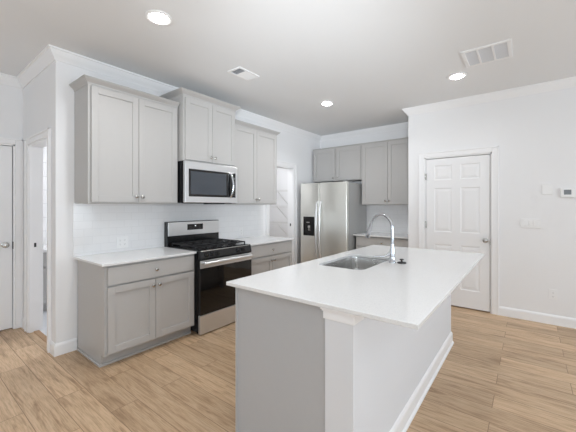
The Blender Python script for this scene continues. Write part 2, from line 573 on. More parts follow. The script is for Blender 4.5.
def panel_door(bm, u0, u1, z0, z1, t, place):
    """Six raised panels. Builds in (u, d, z) and maps with place(u, d, z); d grows towards the viewer."""
    w = u1 - u0
    st = 0.105; mid = 0.10
    pw = (w - 2 * st - mid) / 2
    cols = [(u0 + st, u0 + st + pw), (u1 - st - pw, u1 - st)]
    rows = [(z0 + 0.23, z0 + 0.82), (z0 + 0.99, z0 + 1.60), (z0 + 1.71, z0 + 1.915)]
    def bx(a, b_, c, d, e, f):
        vs = [bm.verts.new(place(u, dd, z)) for u in (a, b_) for dd in (c, d) for z in (e, f)]
        for q in [(0, 1, 3, 2), (4, 6, 7, 5), (0, 4, 5, 1), (2, 3, 7, 6), (0, 2, 6, 4), (1, 5, 7, 3)]:
            bm.faces.new([vs[i] for i in q])
    bx(u0, u1, -t, -0.012, z0, z1)                       # core
    us = [u0] + [v for c in cols for v in c] + [u1]
    for i in (0, 2, 4):                                  # stiles
        bx(us[i], us[i + 1], -0.012, 0, z0, z1)
    zs = [z0] + [v for r in rows for v in r] + [z1]
    for i in (0, 2, 4, 6):                               # rails
        for c in cols:
            bx(c[0], c[1], -0.012, 0, zs[i], zs[i + 1])
    for c in cols:                                       # raised fields with sloping sides
        for r in rows:
            a0, a1, b0, b1 = c[0], c[1], r[0], r[1]
            loops = []
            for ins, d in ((0, 0), (0.012, -0.006), (0.02, -0.006), (0.05, -0.0015)):
                loops.append([bm.verts.new(place(u, d, z)) for u, z in ((a0 + ins, b0 + ins), (a1 - ins, b0 + ins), (a1 - ins, b1 - ins), (a0 + ins, b1 - ins))])
            for p, q in zip(loops, loops[1:]):
                for i in range(4):
                    j = (i + 1) % 4
                    bm.faces.new([p[i], p[j], q[j], q[i]])
            bm.faces.new(loops[-1])
    return bm

KNOB = [(0.031, 0), (0.031, 0.006), (0.014, 0.010), (0.011, 0.03), (0.017, 0.036), (0.027, 0.046), (0.029, 0.056), (0.024, 0.066), (0.010, 0.070)]

tr, jb = casing_y('trim_6', DX0, DX1, DZ, YF)
put('jamb', jb, M['trim'], tr)
bm = B(); box(bm, DX1 - 0.018, DX1 - 0.014, YF - 0.007, YF + 0.02, 0.87, 0.95)
put('strike_plate', bm, M['nickel'], tr)
bm = panel_door(B(), DX0 + 0.021, DX1 - 0.024, 0.016, DZ - 0.024, 0.038, lambda u, d, z: Vector((u, YF + 0.004 - d, z)))
d1 = struct('door_1', bm, M['door'])
bm = B(); lathe(bm, (2.972, YF + 0.004, 0.925), '-y', KNOB)
put('door_knob', bm, M['nickel'], d1, smooth=40)
for z in (0.25, 1.10, 1.78):
    bm = B(); tube(bm, [(DX0 + 0.014, YF - 0.006, z - 0.045), (DX0 + 0.014, YF - 0.006, z + 0.045)], 0.008, 10)
    box(bm, DX0 + 0.010, DX0 + 0.03, YF - 0.003, YF + 0.003, z - 0.045, z + 0.045)
    put('hinge', bm, M['nickel'], d1)

tr, jb = casing_x('trim_7', KY0, KY1, DZ, XL, w=0.066)
put('jamb', jb, M['trim'], tr)
bm = B(); box(bm, XL - 0.02, XL + 0.007, KY1 - 0.018, KY1 - 0.014, 0.89, 0.97)
put('strike_plate', bm, M['slot'], tr)
bm = panel_door(B(), KY0 + 0.021, KY1 - 0.024, 0.016, DZ - 0.024, 0.038, lambda u, d, z: Vector((XL + d - 0.004, u, z)))
d2 = struct('door_2', bm, M['door'])
bm = B(); lathe(bm, (XL - 0.004, KY1 - 0.085, 0.94), 'x', KNOB)
put('door_knob', bm, M['nickel'], d2, smooth=40)

# backsplash tile, fixed to the walls
ZC = 0.886                     # perimeter worktop height
bm = B(); box(bm, 0, 0.009, -0.012, 2.64, ZC, 1.392)
struct('trim_8', bm, M['tile_y'])
bm = B(); box(bm, 1.06, 2.008, YB - 0.009, YB, ZC, 1.388)
struct('trim_9', bm, M['tile_x'])

# ------------------------------------------------------------------ cabinets
CK = [(0.008, 0), (0.0065, 0.004), (0.006, 0.012), (0.013, 0.017), (0.0165, 0.022), (0.0165, 0.026), (0.012, 0.030), (0.004, 0.031)]

class Face:
    """Maps (u along the run, d out of the wall, z) to the world for a run on the stove wall or the alcove wall."""
    def __init__(s, kind):
        s.kind = kind
        s.axis = {'left': 'x', 'alcove': '-y', 'island': '-x'}[kind]
    def box(s, bm, u0, u1, d0, d1, z0, z1, bev=0.0):
        if s.kind == 'left': return box(bm, d0, d1, u0, u1, z0, z1, bev)
        if s.kind == 'alcove': return box(bm, u0, u1, YB - d1, YB - d0, z0, z1, bev)
        return box(bm, IX0 + 0.60 - d1, IX0 + 0.60 - d0, u0, u1, z0, z1, bev)
    def pt(s, u, d, z):
        if s.kind == 'left': return Vector((d, u, z))
        if s.kind == 'alcove': return Vector((u, YB - d, z))
        return Vector((IX0 + 0.60 - d, u, z))
    def crown(s, bm, u0, u1, d1, z, h, out, left=True, right=True):
        prof = [(0, z), (0.004, z), (0.006, z + h * 0.25), (out * 0.45, z + h * 0.5), (out * 0.8, z + h * 0.75), (out * 0.85, z + h * 0.85), (out, z + h * 0.88), (out, z + h), (0, z + h)]
        if s.kind == 'left':
            path = [(d1, u0), (d1, u1)]
            if left: path = [(0.0, u0)] + path
            if right: path = path + [(0.0, u1)]
        else:
            path = [(u0, YB - d1), (u1, YB - d1)]
            if left: path = [(u0, YB)] + path
            if right: path = path + [(u1, YB)]
        return sweep(bm, path, prof)
LEFT, ALC = Face('left'), Face('alcove')
IX0 = 2.032                    # island cabinet end, stove side

def shaker(F, u0, u1, d, z0, z1, t=0.019, fr=0.057, slab=False):
    bm = B()
    if slab:
        F.box(bm, u0, u1, d, d + t, z0, z1, 0.003)
        return bm
    F.box(bm, u0, u0 + fr, d, d + t, z0, z1, 0.0015)
    F.box(bm, u1 - fr, u1, d, d + t, z0, z1, 0.0015)
    F.box(bm, u0 + fr, u1 - fr, d, d + t, z0, z0 + fr, 0.0015)
    F.box(bm, u0 + fr, u1 - fr, d, d + t, z1 - fr, z1, 0.0015)
    F.box(bm, u0 + fr - 0.002, u1 - fr + 0.002, d, d + t - 0.011, z0 + fr - 0.002, z1 - fr + 0.002)
    return bm

def knob(F, u, d, z, parent):
    bm = B(); lathe(bm, F.pt(u, d, z), F.axis, CK, 16)
    return put('knob', bm, M['nickel'], parent, smooth=40)

def doors(F, root, u0, u1, d, z0, z1, kz, edge=0.022, gap=0.005, n=2, m='cab', slab=False, fr=0.057):
    mid = (u0 + u1) / 2
    if n == 1:
        spans = [(u0 + edge, u1 - edge, u1 - edge - 0.03)]
    else:
        spans = [(u0 + edge, mid - gap / 2, mid - gap / 2 - 0.028), (mid + gap / 2, u1 - edge, mid + gap / 2 + 0.028)]
    for a, b_, ku in spans:
        o = put('door', shaker(F, a, b_, d + 0.003, z0, z1, fr=fr), M[m], root)
        knob(F, ku, d + 0.022, kz, o)

def wall_cab(F, u0, u1, z0, z1, depth, label, name='wall_cabinet', crown=(0.055, 0.045), left=True, right=True, kdz=0.055, gap=0.005):
    base = F.pt((u0 + u1) / 2, depth / 2, z0)
    r = thing(name, label, 'cabinet', base)
    fd = depth - 0.019
    bm = B(); F.box(bm, u0, u1, 0.0005, fd - 0.019, z0, z1)
    put('body', bm, M['cab'], r)
    bm = B()
    for a, b_ in ((u0, u0 + 0.04), (u1 - 0.04, u1)):
        F.box(bm, a, b_, fd - 0.019, fd, z0, z1, 0.001)
    F.box(bm, u0 + 0.04, u1 - 0.04, fd - 0.019, fd, z0, z0 + 0.04, 0.001)
    F.box(bm, u0 + 0.04, u1 - 0.04, fd - 0.019, fd, z1 - 0.04, z1, 0.001)
    F.box(bm, (u0 + u1) / 2 - 0.03, (u0 + u1) / 2 + 0.03, fd - 0.019, fd, z0 + 0.04, z1 - 0.04)
    put('face_frame', bm, M['cab'], r)
    doors(F, r, u0, u1, fd, z0 + 0.014, z1 - 0.014, z0 + 0.014 + kdz, gap=gap)
    if crown:
        bm = B(); F.crown(bm, u0, u1, fd, z1, crown[0], crown[1], left, right)
        put('crown_moulding', bm, M['cab'], r, smooth=25)
    return r

UZ0, UZ1 = 1.389, 2.449
wall_cab(LEFT, 0.0, 0.888, UZ0, UZ1, 0.344, 'tall two-door grey wall cabinet left of the microwave, nearest the camera', right=False)
wall_cab(LEFT, 0.906, 1.674, 1.868, 2.585, 0.42, 'short two-door grey wall cabinet above the microwave, rising above its neighbours', crown=(0.06, 0.055))
wall_cab(LEFT, 1.676, 2.60, UZ0, UZ1, 0.344, 'tall two-door grey wall cabinet between the microwave and the pantry opening', left=False)
wall_cab(ALC, 0.04, 1.062, 1.835, 2.455, 0.333, 'low wide two-door grey wall cabinet above the refrigerator', crown=(0.022, 0.02), left=False, right=False, kdz=0.045, gap=0.04)
wall_cab(ALC, 1.064, 2.006, 1.385, 2.455, 0.333, 'tall two-door grey wall cabinet between the refrigerator and the alcove corner', crown=(0.022, 0.02), left=False, right=False)

def base_cab(F, u0, u1, label, depth=0.60, end_left=True, end_right=True, zt=None, shoe=True):
    zt = zt or ZC - 0.022
    r = thing('base_cabinet', label, 'cabinet', F.pt((u0 + u1) / 2, depth / 2, 0))
    fd = depth - 0.019
    bm = B(); F.box(bm, u0 + 0.004, u1 - 0.004, 0.012, fd - 0.019, 0.105, zt)
    put('body', bm, M['cab'], r)
    for e, a, b_ in ((end_left, u0, u0 + 0.016), (end_right, u1 - 0.016, u1)):
        if e:                                            # side panel with a toe notch
            poly = [(0.012, 0), (fd - 0.065, 0), (fd - 0.065, 0.10), (fd - 0.0, 0.10), (fd - 0.0, zt), (0.012, zt)]
            bm = B()
            va = [bm.verts.new(F.pt(a, d, z)) for d, z in poly]; vb = [bm.verts.new(F.pt(b_, d, z)) for d, z in poly]
            for i in range(6):
                j = (i + 1) % 6
                bm.faces.new([va[i], va[j], vb[j], vb[i]])
            bm.faces.new(list(reversed(va))); bm.faces.new(vb)
            put('side_panel', bm, M['cab'], r)
    bm = B()
    for a, b_ in ((u0 + 0.016, u0 + 0.04), (u1 - 0.04, u1 - 0.016)):
        F.box(bm, a, b_, fd - 0.019, fd, 0.10, zt, 0.001)
    for z0, z1 in ((0.10, 0.135), (0.665, 0.70), (zt - 0.03, zt)):
        F.box(bm, u0 + 0.04, u1 - 0.04, fd - 0.019, fd, z0, z1, 0.001)
    F.box(bm, (u0 + u1) / 2 - 0.03, (u0 + u1) / 2 + 0.03, fd - 0.019, fd, 0.135, 0.665)
    put('face_frame', bm, M['cab'], r)
    bm = B(); F.box(bm, u0 + 0.01, u1 - 0.01, fd - 0.095, fd - 0.075, 0, 0.105)
    put('toe_kick', bm, M['cab'], r)
    bm = B()
    F.box(bm, u0 - 0.008, u1, fd - 0.075, fd - 0.055, 0, 0.02, 0.005)
    if end_left and shoe: F.box(bm, u0 - 0.014, u0, 0.03, fd - 0.055, 0, 0.02, 0.005)
    put('shoe_moulding', bm, M['cab'], r)
    dr = put('drawer', shaker(F, u0 + 0.022, u1 - 0.022, fd + 0.003, 0.695, zt - 0.018, slab=True), M['cab'], r)
    knob(F, (u0 + u1) / 2, fd + 0.022, (0.695 + zt - 0.018) / 2, dr)
    doors(F, r, u0, u1, fd, 0.118, 0.680, 0.680 - 0.055)
    return r
R0, R1 = 0.914, 1.672                                    # range
base_cab(LEFT, 0.024, 0.908, 'grey base cabinet with drawer over two doors, left of the range', depth=0.622)
base_cab(LEFT, 1.680, 2.625, 'grey base cabinet with drawer over two doors, right of the range by the pantry', depth=0.622, end_left=True, shoe=False)
base_cab(ALC, 1.08, 2.004, 'grey base cabinet in the alcove between the refrigerator and the door wall', end_left=True, end_right=False, shoe=False)

def worktop(x0, x1, y0, y1, label):
    bm = B(); box(bm, x0, x1, y0, y1, ZC - 0.021, ZC, 0.0025)
    return tag(put('worktop', bm, M['quartz']), label, 'countertop')
worktop(0.010, 0.640, -0.006, 0.910, 'white quartz worktop on the base cabinet left of the range')
worktop(0.010, 0.645, 1.676, 2.640, 'white quartz worktop on the base cabinet right of the range')
worktop(1.056, 2.007, YB - 0.640, YB - 0.010, 'white quartz worktop in the alcove beside the refrigerator')

# ------------------------------------------------------------------ range
rg = thing('kitchen_range', 'stainless steel and black gas range between the two base cabinets on the stove wall', 'stove', (0.34, (R0 + R1) / 2, 0))
bm = B(); box(bm, 0.025, 0.655, R0, R1, 0.03, 0.865, 0.004)
put('body', bm, M['black'], rg)
for x in (0.07, 0.60):
    for y in (R0 + 0.05, R1 - 0.05):
        bm = B(); lathe(bm, (x, y, 0), 'z', [(0.02, 0), (0.02, 0.01), (0.012, 0.012), (0.012, 0.035)], 12)
        put('foot', bm, M['black'], rg)
bm = B(); box(bm, 0.03, 0.67, R0, R1, 0.865, 0.893, 0.006)
box(bm, 0.09, 0.63, R0 + 0.03, R1 - 0.03, 0.892, 0.897, 0.002)
put('cooktop', bm, M['black'], rg)
# backguard: black housing with a stainless fascia
bm = B(); box(bm, 0.012, 0.075, R0 - 0.004, R1 + 0.004, 0.88, 1.178, 0.006)
bgd = put('backguard', bm, M['black'], rg)
bm = B(); box(bm, 0.075, 0.086, R0 + 0.004, R1 - 0.004, 1.010, 1.172, 0.003)
fas = put('backguard_fascia', bm, M['steel'], rg)
bm = B(); box(bm, 0.085, 0.089, 1.175, 1.405, 1.070, 1.142, 0.001)
put('display', bm, M['blackglass'], fas)
bm = B(); box(bm, 0.0885, 0.0895, 1.284, 1.298, 1.114, 1.124)
put('display_digits', bm, M['digit'], fas)
for i in range(4):
    for j in (0, 1):
        y = 1.205 + i * 0.016 + (0.11 if i > 1 else 0)
        bm = B(); box(bm, 0.0885, 0.0893, y, y + 0.008, 1.086 + j * 0.022, 1.094 + j * 0.022)
        put('touch_key', bm, M['slot'], fas)
# burners and grates
BR = [(0.22, 1.055), (0.50, 1.055), (0.22, 1.53), (0.50, 1.53), (0.36, 1.293)]
for x, y in BR:
    bm = B(); lathe(bm, (x, y, 0.896), 'z', [(0.055, 0), (0.055, 0.004), (0.04, 0.008), (0.04, 0.016), (0.036, 0.020), (0.012, 0.021)], 20)
    put('burner', bm, M['iron'], rg, smooth=40)
w3 = (R1 - R0 - 0.07) / 3
for i in range(3):
    y0 = R0 + 0.035 + i * w3 + 0.003; y1 = y0 + w3 - 0.006
    bm = B(); z0, z1 = 0.918, 0.932
    for y in (y0, y1 - 0.012):
        box(bm, 0.10, 0.625, y, y + 0.012, z0, z1, 0.002)
    for x in (0.10, 0.355, 0.613):
        box(bm, x, x + 0.012, y0, y1, z0, z1, 0.002)
    ym = (y0 + y1) / 2
    box(bm, 0.10, 0.625, ym - 0.005, ym + 0.005, z0, z1, 0.002)
    for x in (0.22, 0.50):
        box(bm, x - 0.005, x + 0.005, y0 + 0.01, y1 - 0.01, z0, z1 + 0.003, 0.002)
    for x in (0.106, 0.619):
        for y in (y0 + 0.006, y1 - 0.006):
            box(bm, x - 0.006, x + 0.006, y - 0.006, y + 0.006, 0.892, z0 + 0.002)
    put('grate', bm, M['iron'], rg)
# sloping control panel
bm = B(); prism_y(bm, [(0.64, 0.795), (0.694, 0.795), (0.700, 0.812), (0.680, 0.890), (0.660, 0.8935), (0.64, 0.8935)], R0, R1)
cp = put('control_panel', bm, M['black'], rg, bevel=0.003)
bm = B(); prism_y(bm, [(0.6795, 0.884), (0.684, 0.884), (0.681, 0.8895), (0.6785, 0.8895)], R0 + 0.02, R1 - 0.02)
put('edge_strip', bm, M['nickel'], cp)
for y in (1.005, 1.075, 1.145, 1.455, 1.535):
    bm = B()
    lathe(bm, (0, 0, 0), 'x', [(0.025, 0), (0.025, 0.006), (0.019, 0.008), (0.017, 0.03), (0.014, 0.033)], 20)
    box(bm, 0.006, 0.037, -0.004, 0.004, -0.02, 0.02, 0.002)
    bmesh.ops.transform(bm, matrix=Matrix.Translation((0.6895, y, 0.845)) @ Matrix.Rotation(-0.25, 4, 'Y'), verts=bm.verts[:])
    put('burner_knob', bm, M['black'], cp, smooth=40)
# oven door
bm = B(); box(bm, 0.657, 0.695, R0 + 0.003, R1 - 0.003, 0.218, 0.788, 0.004)
od = put('oven_door', bm, M['black'], rg)
bm = B(); box(bm, 0.690, 0.7005, R0 + 0.001, R1 - 0.001, 0.708, 0.790, 0.003)
put('door_band', bm, M['steel'], od)
bm = B(); box(bm, 0.6945, 0.699, R0 + 0.002, R1 - 0.002, 0.219, 0.707, 0.001)
put('oven_window', bm, M['blackglass'], od)
bm = B()
hp = [(0.735, 0.738), (0.744, 0.748), (0.746, 0.762), (0.740, 0.774), (0.730, 0.777), (0.726, 0.762), (0.727, 0.744)]
prism_y(bm, hp, R0 + 0.03, R1 - 0.03)
for y in (R0 + 0.045, R1 - 0.045):
    box(bm, 0.694, 0.73, y - 0.012, y + 0.012, 0.754, 0.774, 0.003)
put('handle', bm, M['steel'], od, smooth=50)
bm = B()                                                 # small pale maker's mark on the glass
vs = []
for i in range(20):
    a = 2 * PI * i / 20
    vs.append((1.503 + 0.030 * math.cos(a) + 0.004 * math.sin(a), 0.272 + 0.011 * math.sin(a)))
va = [bm.verts.new((0.699, y, z)) for y, z in vs]; vb = [bm.verts.new((0.7005, y, z)) for y, z in vs]
for i in range(20):
    bm.faces.new([va[i], va[(i + 1) % 20], vb[(i + 1) % 20], vb[i]])
bm.faces.new(va); bm.faces.new(vb)
put('badge', bm, M['badge'], od)
bm = B(); box(bm, 0.657, 0.692, R0 + 0.003, R1 - 0.003, 0.012, 0.210, 0.005)
put('storage_drawer', bm, M['steel'], rg)

# ------------------------------------------------------------------ microwave over the range
MY0, MY1, MZ0, MZ1 = 0.903, 1.674, 1.400, 1.8655
mw = thing('microwave', 'stainless over-the-range microwave with dark window, mounted above the stove', 'microwave', (0.2, (MY0 + MY1) / 2, MZ0))
bm = B(); box(bm, 0.011, 0.410, MY0, MY1, MZ0, MZ1, 0.003)
put('body', bm, M['black'], mw)
bm = B(); box(bm, 0.407, 0.445, MY0, MY1, MZ0 + 0.004, MZ1 - 0.003, 0.004)
fr = put('door', bm, M['steel'], mw)
bm = B(); box(bm, 0.443, 0.448, MY0 + 0.045, MY1 - 0.036, MZ0 + 0.072, MZ1 - 0.085, 0.002)
gl = put('door_glass', bm, M['blackglass'], fr)
bm = B(); box(bm, 0.447, 0.449, MY0 + 0.07, MY1 - 0.19, MZ0 + 0.098, MZ1 - 0.11, 0.0008)
put('window', bm, M['micro_glass'], fr)
bm = B(); yh = MY1 - 0.125
pts = []
for i in range(13):
    t = i / 12
    pts.append((0.449 + 0.042 * math.sin(PI * t) ** 0.6, yh + 0.012 * math.sin(PI * t), MZ0 + 0.075 + t * (MZ1 - MZ0 - 0.165)))
tube(bm, pts, 0.0135, 12)
put('handle', bm, M['chrome'], fr, smooth=60)
for r in range(7):
    for c in range(2):
        y = MY1 - 0.092 + c * 0.026; z = MZ0 + 0.095 + r * 0.026
        bm = B(); box(bm, 0.4475, 0.4487, y, y + 0.017, z, z + 0.013)
        put('touch_key', bm, M['slot'], fr)
bm = B(); box(bm, 0.4475, 0.4488, MY1 - 0.092, MY1 - 0.05, MZ0 + 0.30, MZ0 + 0.325)
put('clock_display', bm, M['screen'], fr)
bm = B()
for i in range(14):
    y = 0.95 + i * 0.05
    box(bm, 0.32, 0.39, y, y + 0.03, MZ0 - 0.004, MZ0 + 0.002)
put('vent_grille', bm, M['slot'], mw)
bm = B(); box(bm, 0.20, 0.28, 1.33, 1.60, MZ0 - 0.012, MZ0 + 0.002, 0.002)
put('cooktop_lamp', bm, M['slot'], mw)

# ------------------------------------------------------------------ refrigerator
FX0, FX1, FY, FZ = 0.104, 1.042, 3.548, 1.772
fg = thing('refrigerator', 'stainless side-by-side refrigerator with a black dispenser, in the alcove by the pantry', 'refrigerator', (0.57, 3.9, 0))
bm = B(); box(bm, FX0 + 0.006, FX1 - 0.004, FY + 0.075, YB - 0.055, 0.03, FZ - 0.012, 0.006)
put('body', bm, M['case'], fg)
bm = B(); box(bm, FX0 + 0.01, FX1 - 0.01, FY + 0.06, FY + 0.1, 0.0, 0.075, 0.004)
put('base_grille', bm, M['slot'], fg)
FM = 0.506
for nm, a, b_ in (('freezer_door', FX0, FM - 0.003), ('fresh_food_door', FM + 0.003, FX1)):
    bm = B(); box(bm, a, b_, FY, FY + 0.068, 0.085, FZ, 0.010, 3)
    o = put(nm, bm, M['fridge'], fg, smooth=30)
    hx = FM - 0.035 if nm == 'freezer_door' else FM + 0.035
    bm = B(); pts = []
    for i in range(17):
        t = i / 16
        pts.append((hx, FY - 0.012 - 0.048 * math.sin(PI * t) ** 0.5, 0.42 + t * 1.02))
    tube(bm, pts, 0.0145, 12)
    for z in (0.425, 1.435):
        box(bm, hx - 0.012, hx + 0.012, FY - 0.02, FY + 0.004, z - 0.014, z + 0.014, 0.003)
    put('handle', bm, M['steel'], o, smooth=60)
    if nm == 'freezer_door':
        bm = B()
        dx0, dx1, dz0, dz1 = 0.175, 0.408, 0.835, 1.175
        for q in ((dx0, dx1, dz1 - 0.03, dz1), (dx0, dx1, dz0, dz0 + 0.03), (dx0, dx0 + 0.022, dz0 + 0.03, dz1 - 0.03), (dx1 - 0.022, dx1, dz0 + 0.03, dz1 - 0.03)):
            box(bm, q[0], q[1], FY - 0.008, FY + 0.002, q[2], q[3])
        box(bm, dx0 + 0.02, dx1 - 0.02, FY - 0.003, FY + 0.001, dz0 + 0.02, dz1 - 0.02)
        box(bm, dx0 + 0.02, dx1 - 0.02, FY - 0.010, FY - 0.002, dz1 - 0.12, dz1 - 0.028, 0.002)
        dp = put('dispenser', bm, M['blackglass'], o)
        bm = B(); box(bm, dx0 + 0.07, dx0 + 0.135, FY - 0.012, FY - 0.009, dz1 - 0.112, dz1 - 0.095)
        put('dispenser_display', bm, M['nickel'], o)
        bm = B(); box(bm, dx0 + 0.10, dx0 + 0.15, FY - 0.014, FY - 0.002, dz1 - 0.20, dz1 - 0.16, 0.003)
        put('dispenser_spout', bm, M['nickel'], o)
        for q in (0.105, 0.135):
            bm = B(); box(bm, dx0 + q, dx0 + q + 0.013, FY - 0.010, FY - 0.002, dz1 - 0.25, dz1 - 0.198, 0.002)
            put('dispenser_paddle', bm, M['nickel'], o)
for x in (FX0 + 0.05, FX1 - 0.05):
    bm = B(); box(bm, x - 0.03, x + 0.03, FY + 0.02, FY + 0.13, FZ - 0.014, FZ + 0.012, 0.006)
    put('hinge_cap', bm, M['case'], fg)

# ------------------------------------------------------------------ island
IY0, IY1, IZ = 0.187, 2.36, 0.914
KX0, KX1 = 2.648, 2.792                                   # white knee wall on the seating side
isl = thing('kitchen_island', 'long kitchen island with grey end panel and white seating side, mid room', 'kitchen island', (2.4, 1.25, 0))
ISL = Face('island')
ct = IZ - 0.022
bm = B(); box(bm, IX0 + 0.04, KX0, IY0 + 0.02, IY1 - 0.02, 0.10, 0.64); box(bm, IX0 + 0.12, KX0, IY0 + 0.02, IY1 - 0.02, 0, 0.098)
box(bm, IX0 + 0.04, KX0, IY0 + 0.02, 0.90, 0.642, ct); box(bm, IX0 + 0.04, KX0, 1.70, IY1 - 0.02, 0.642, ct)
put('body', bm, M['cab'], isl)
for y0, y1 in ((IY0, IY0 + 0.019), (IY1 - 0.019, IY1)):
    bm = B(); box(bm, IX0, KX0, y0, y1, 0.0, ct)
    e = put('end_panel', bm, M['panel'], isl)
for nm, y0, y1 in (('corner_stile', IY0 - 0.006, IY0), ('corner_stile', IY1, IY1 + 0.006)):
    bm = B(); box(bm, IX0 - 0.004, IX0 + 0.012, y0, y1, 0.0, ct, 0.001)
    put(nm, bm, M['panel'], isl)
bm = B(); box(bm, IX0 - 0.006, KX0 - 0.004, IY0 - 0.014, IY0, 0.0, 0.020, 0.005)
put('shoe_moulding', bm, M['panel'], isl)
bm = B(); box(bm, KX0, KX1, IY0 - 0.012, IY1 + 0.012, 0, ct)
put('knee_wall', bm, M['knee'], isl)
# cap moulding at each end under the overhang
for s, y in ((-1, IY0 - 0.012), (1, IY1 + 0.012)):
    bm = B()
    for z0, z1, o in ((ct - 0.052, ct - 0.016, 0.006), (ct - 0.016, ct - 0.008, 0.011), (ct - 0.008, ct, 0.016)):
        y0, y1 = (y - o, y) if s < 0 else (y, y + o)
        box(bm, KX0 - o - 0.002, KX1 + o, y0, y1, z0, z1, 0.002)
        ys0, ys1 = (y, y + 0.10) if s < 0 else (y - 0.10, y)
        box(bm, KX1, KX1 + o, ys0, ys1, z0, z1, 0.002)
    put('cap_moulding', bm, M['trim'], isl)
bm = B()
sweep(bm, [(KX1, IY1 + 0.012), (KX1, IY0 - 0.012), (KX0, IY0 - 0.012)][::-1], [(d, z) for d, z in BP])
sweep(bm, [(KX1, IY0 - 0.012), (KX1, IY1 + 0.012)], [(0.0, 0), (0.027, 0), (0.025, 0.01), (0.017, 0.019), (0.0, 0.019)])
put('baseboard', bm, M['trim'], isl)
# stove-side doors and drawers of the island
ww = (IY1 - IY0 - 0.04) / 3
for i in range(3):
    u0 = IY0 + 0.02 + i * ww; u1 = u0 + ww
    if i != 1:
        dr = put('drawer', shaker(ISL, u0 + 0.01, u1 - 0.01, 0.56, 0.70, ct - 0.018, slab=True), M['cab'], isl)
        knob(ISL, (u0 + u1) / 2, 0.579, 0.78, dr)
        doors(ISL, isl, u0, u1, 0.56, 0.115, 0.685, 0.63, edge=0.01)
    else:
        doors(ISL, isl, u0, u1, 0.56, 0.115, ct - 0.018, 0.78, edge=0.01)

# island worktop with the sink cut out
def rrect(x0, x1, y0, y1, r, n=6):
    out = []
    for cx, cy, a0 in ((x1 - r, y1 - r, 0), (x0 + r, y1 - r, PI / 2), (x0 + r, y0 + r, PI), (x1 - r, y0 + r, 1.5 * PI)):
        for i in range(n + 1):
            a = a0 + (PI / 2) * i / n
            out.append((cx + r * math.cos(a), cy + r * math.sin(a)))
    return out
TX0, TX1, TY0, TY1 = 1.976, 3.072, 0.154, 2.385
SX0, SX1, SY0, SY1 = 2.100, 2.480, 0.95, 1.60
def slab_with_hole(z0, z1):
    bm = B()
    inner = rrect(SX0, SX1, SY0, SY1, 0.06)
    n = len(inner)
    cx, cy = (SX0 + SX1) / 2, (SY0 + SY1) / 2
    # outer points: project each inner point onto the outer rectangle through its quadrant corner
    def outer(i):
        q = i // 7; f = (i % 7) / 6
        cs = [(TX1, TY1), (TX0, TY1), (TX0, TY0), (TX1, TY0)]
        c = cs[q]
        x, y = inner[i]
        if f == 0.5: return c
        if q in (0, 2):
            return ((c[0], y) if f < 0.5 else (x, c[1]))
        return ((x, c[1]) if f < 0.5 else (c[0], y))
    rings = {}
    for z in (z0, z1):
        rings[z] = ([bm.verts.new((x, y, z)) for x, y in inner], [bm.verts.new((*outer(i), z)) for i in range(n)])
    for i in range(n):
        j = (i + 1) % n
        for z in (z0, z1):
            a, o = rings[z]
            bm.faces.new([a[i], a[j], o[j], o[i]])
        (a0, o0), (a1, o1) = rings[z0], rings[z1]
        bm.faces.new([a0[i], a0[j], a1[j], a1[i]])
        bm.faces.new([o0[i], o1[i], o1[j], o0[j]])
    bmesh.ops.remove_doubles(bm, verts=bm.verts[:], dist=1e-5)
    return bm
tag(put('worktop', slab_with_hole(IZ - 0.021, IZ), M['quartz'], bevel=0.003),
    'long white quartz worktop on the island with a sink cut into it', 'countertop')

# sink
sk = thing('sink', 'stainless undermount sink set into the island worktop', 'sink', ((SX0 + SX1) / 2, (SY0 + SY1) / 2, 0.70))
bm = B()
lv = []
for off, z in ((0.020, IZ - 0.0245), (-0.004, IZ - 0.0245), (-0.004, IZ - 0.027), (0.0, 0.80), (0.006, 0.735), (0.025, 0.715), (0.05, 0.712)):
    r = 0.06 if off >= -0.004 else 0.06
    sgn = -1 if z > 0.87 and off > 0 else 1
    e = -0.02 if (off == 0.020 and z > 0.87) else off
    lv.append([bm.verts.new((x, y, z)) for x, y in rrect(SX0 + e, SX1 - e, SY0 + e, SY1 - e, 0.06)])
for a, b_ in zip(lv, lv[1:]):
    for i in range(len(a)):
        j = (i + 1) % len(a)
        bm.faces.new([a[i], a[j], b_[j], b_[i]])
bm.faces.new(lv[-1])
o = put('basin', bm, M['sinksteel'], sk, smooth=50)
md = o.modifiers.new('sheet', 'SOLIDIFY'); md.thickness = 0.0015; md.offset = 1
bm = B(); lathe(bm, ((SX0 + SX1) / 2, (SY0 + SY1) / 2, 0.7115), 'z', [(0.056, 0), (0.056, 0.003), (0.045, 0.004), (0.040, 0.002), (0.01, 0.003)], 24)
put('drain', bm, M['chrome'], sk, smooth=40)

# faucet
fx, fy = 2.545, 1.385
fc = thing('faucet', 'tall chrome gooseneck pull-down faucet standing beside the island sink', 'faucet', (fx, fy, IZ))
bm = B(); lathe(bm, (fx, fy, IZ), 'z', [(0.028, 0), (0.028, 0.006), (0.023, 0.014), (0.021, 0.05), (0.021, 0.10), (0.0165, 0.125), (0.014, 0.15)], 24)
put('base', bm, M['chrome'], fc, smooth=40)
bm = B(); R = 0.106; zt = 1.190
dvx, dvy = -0.96, 0.28
pts = [(fx, fy, IZ + 0.12), (fx, fy, 1.05), (fx, fy, zt)]
for i in range(1, 15):
    a = PI * i / 14 * 0.93
    pts.append((fx + dvx * (R - R * math.cos(a)), fy + dvy * (R - R * math.cos(a)), zt + R * math.sin(a)))
tube(bm, pts, 0.0125, 14)
put('spout', bm, M['chrome'], fc, smooth=60)
a = PI * 0.93
p0 = Vector(pts[-1]); dr = (Vector(pts[-1]) - Vector(pts[-2])).normalized()
bm = B(); tube(bm, [p0 - dr * 0.004, p0 + dr * 0.02, p0 + dr * 0.06, p0 + dr * 0.115, p0 + dr * 0.125], [0.0135, 0.0145, 0.017, 0.0205, 0.018], 14)
put('spray_head', bm, M['chrome'], fc, smooth=60)
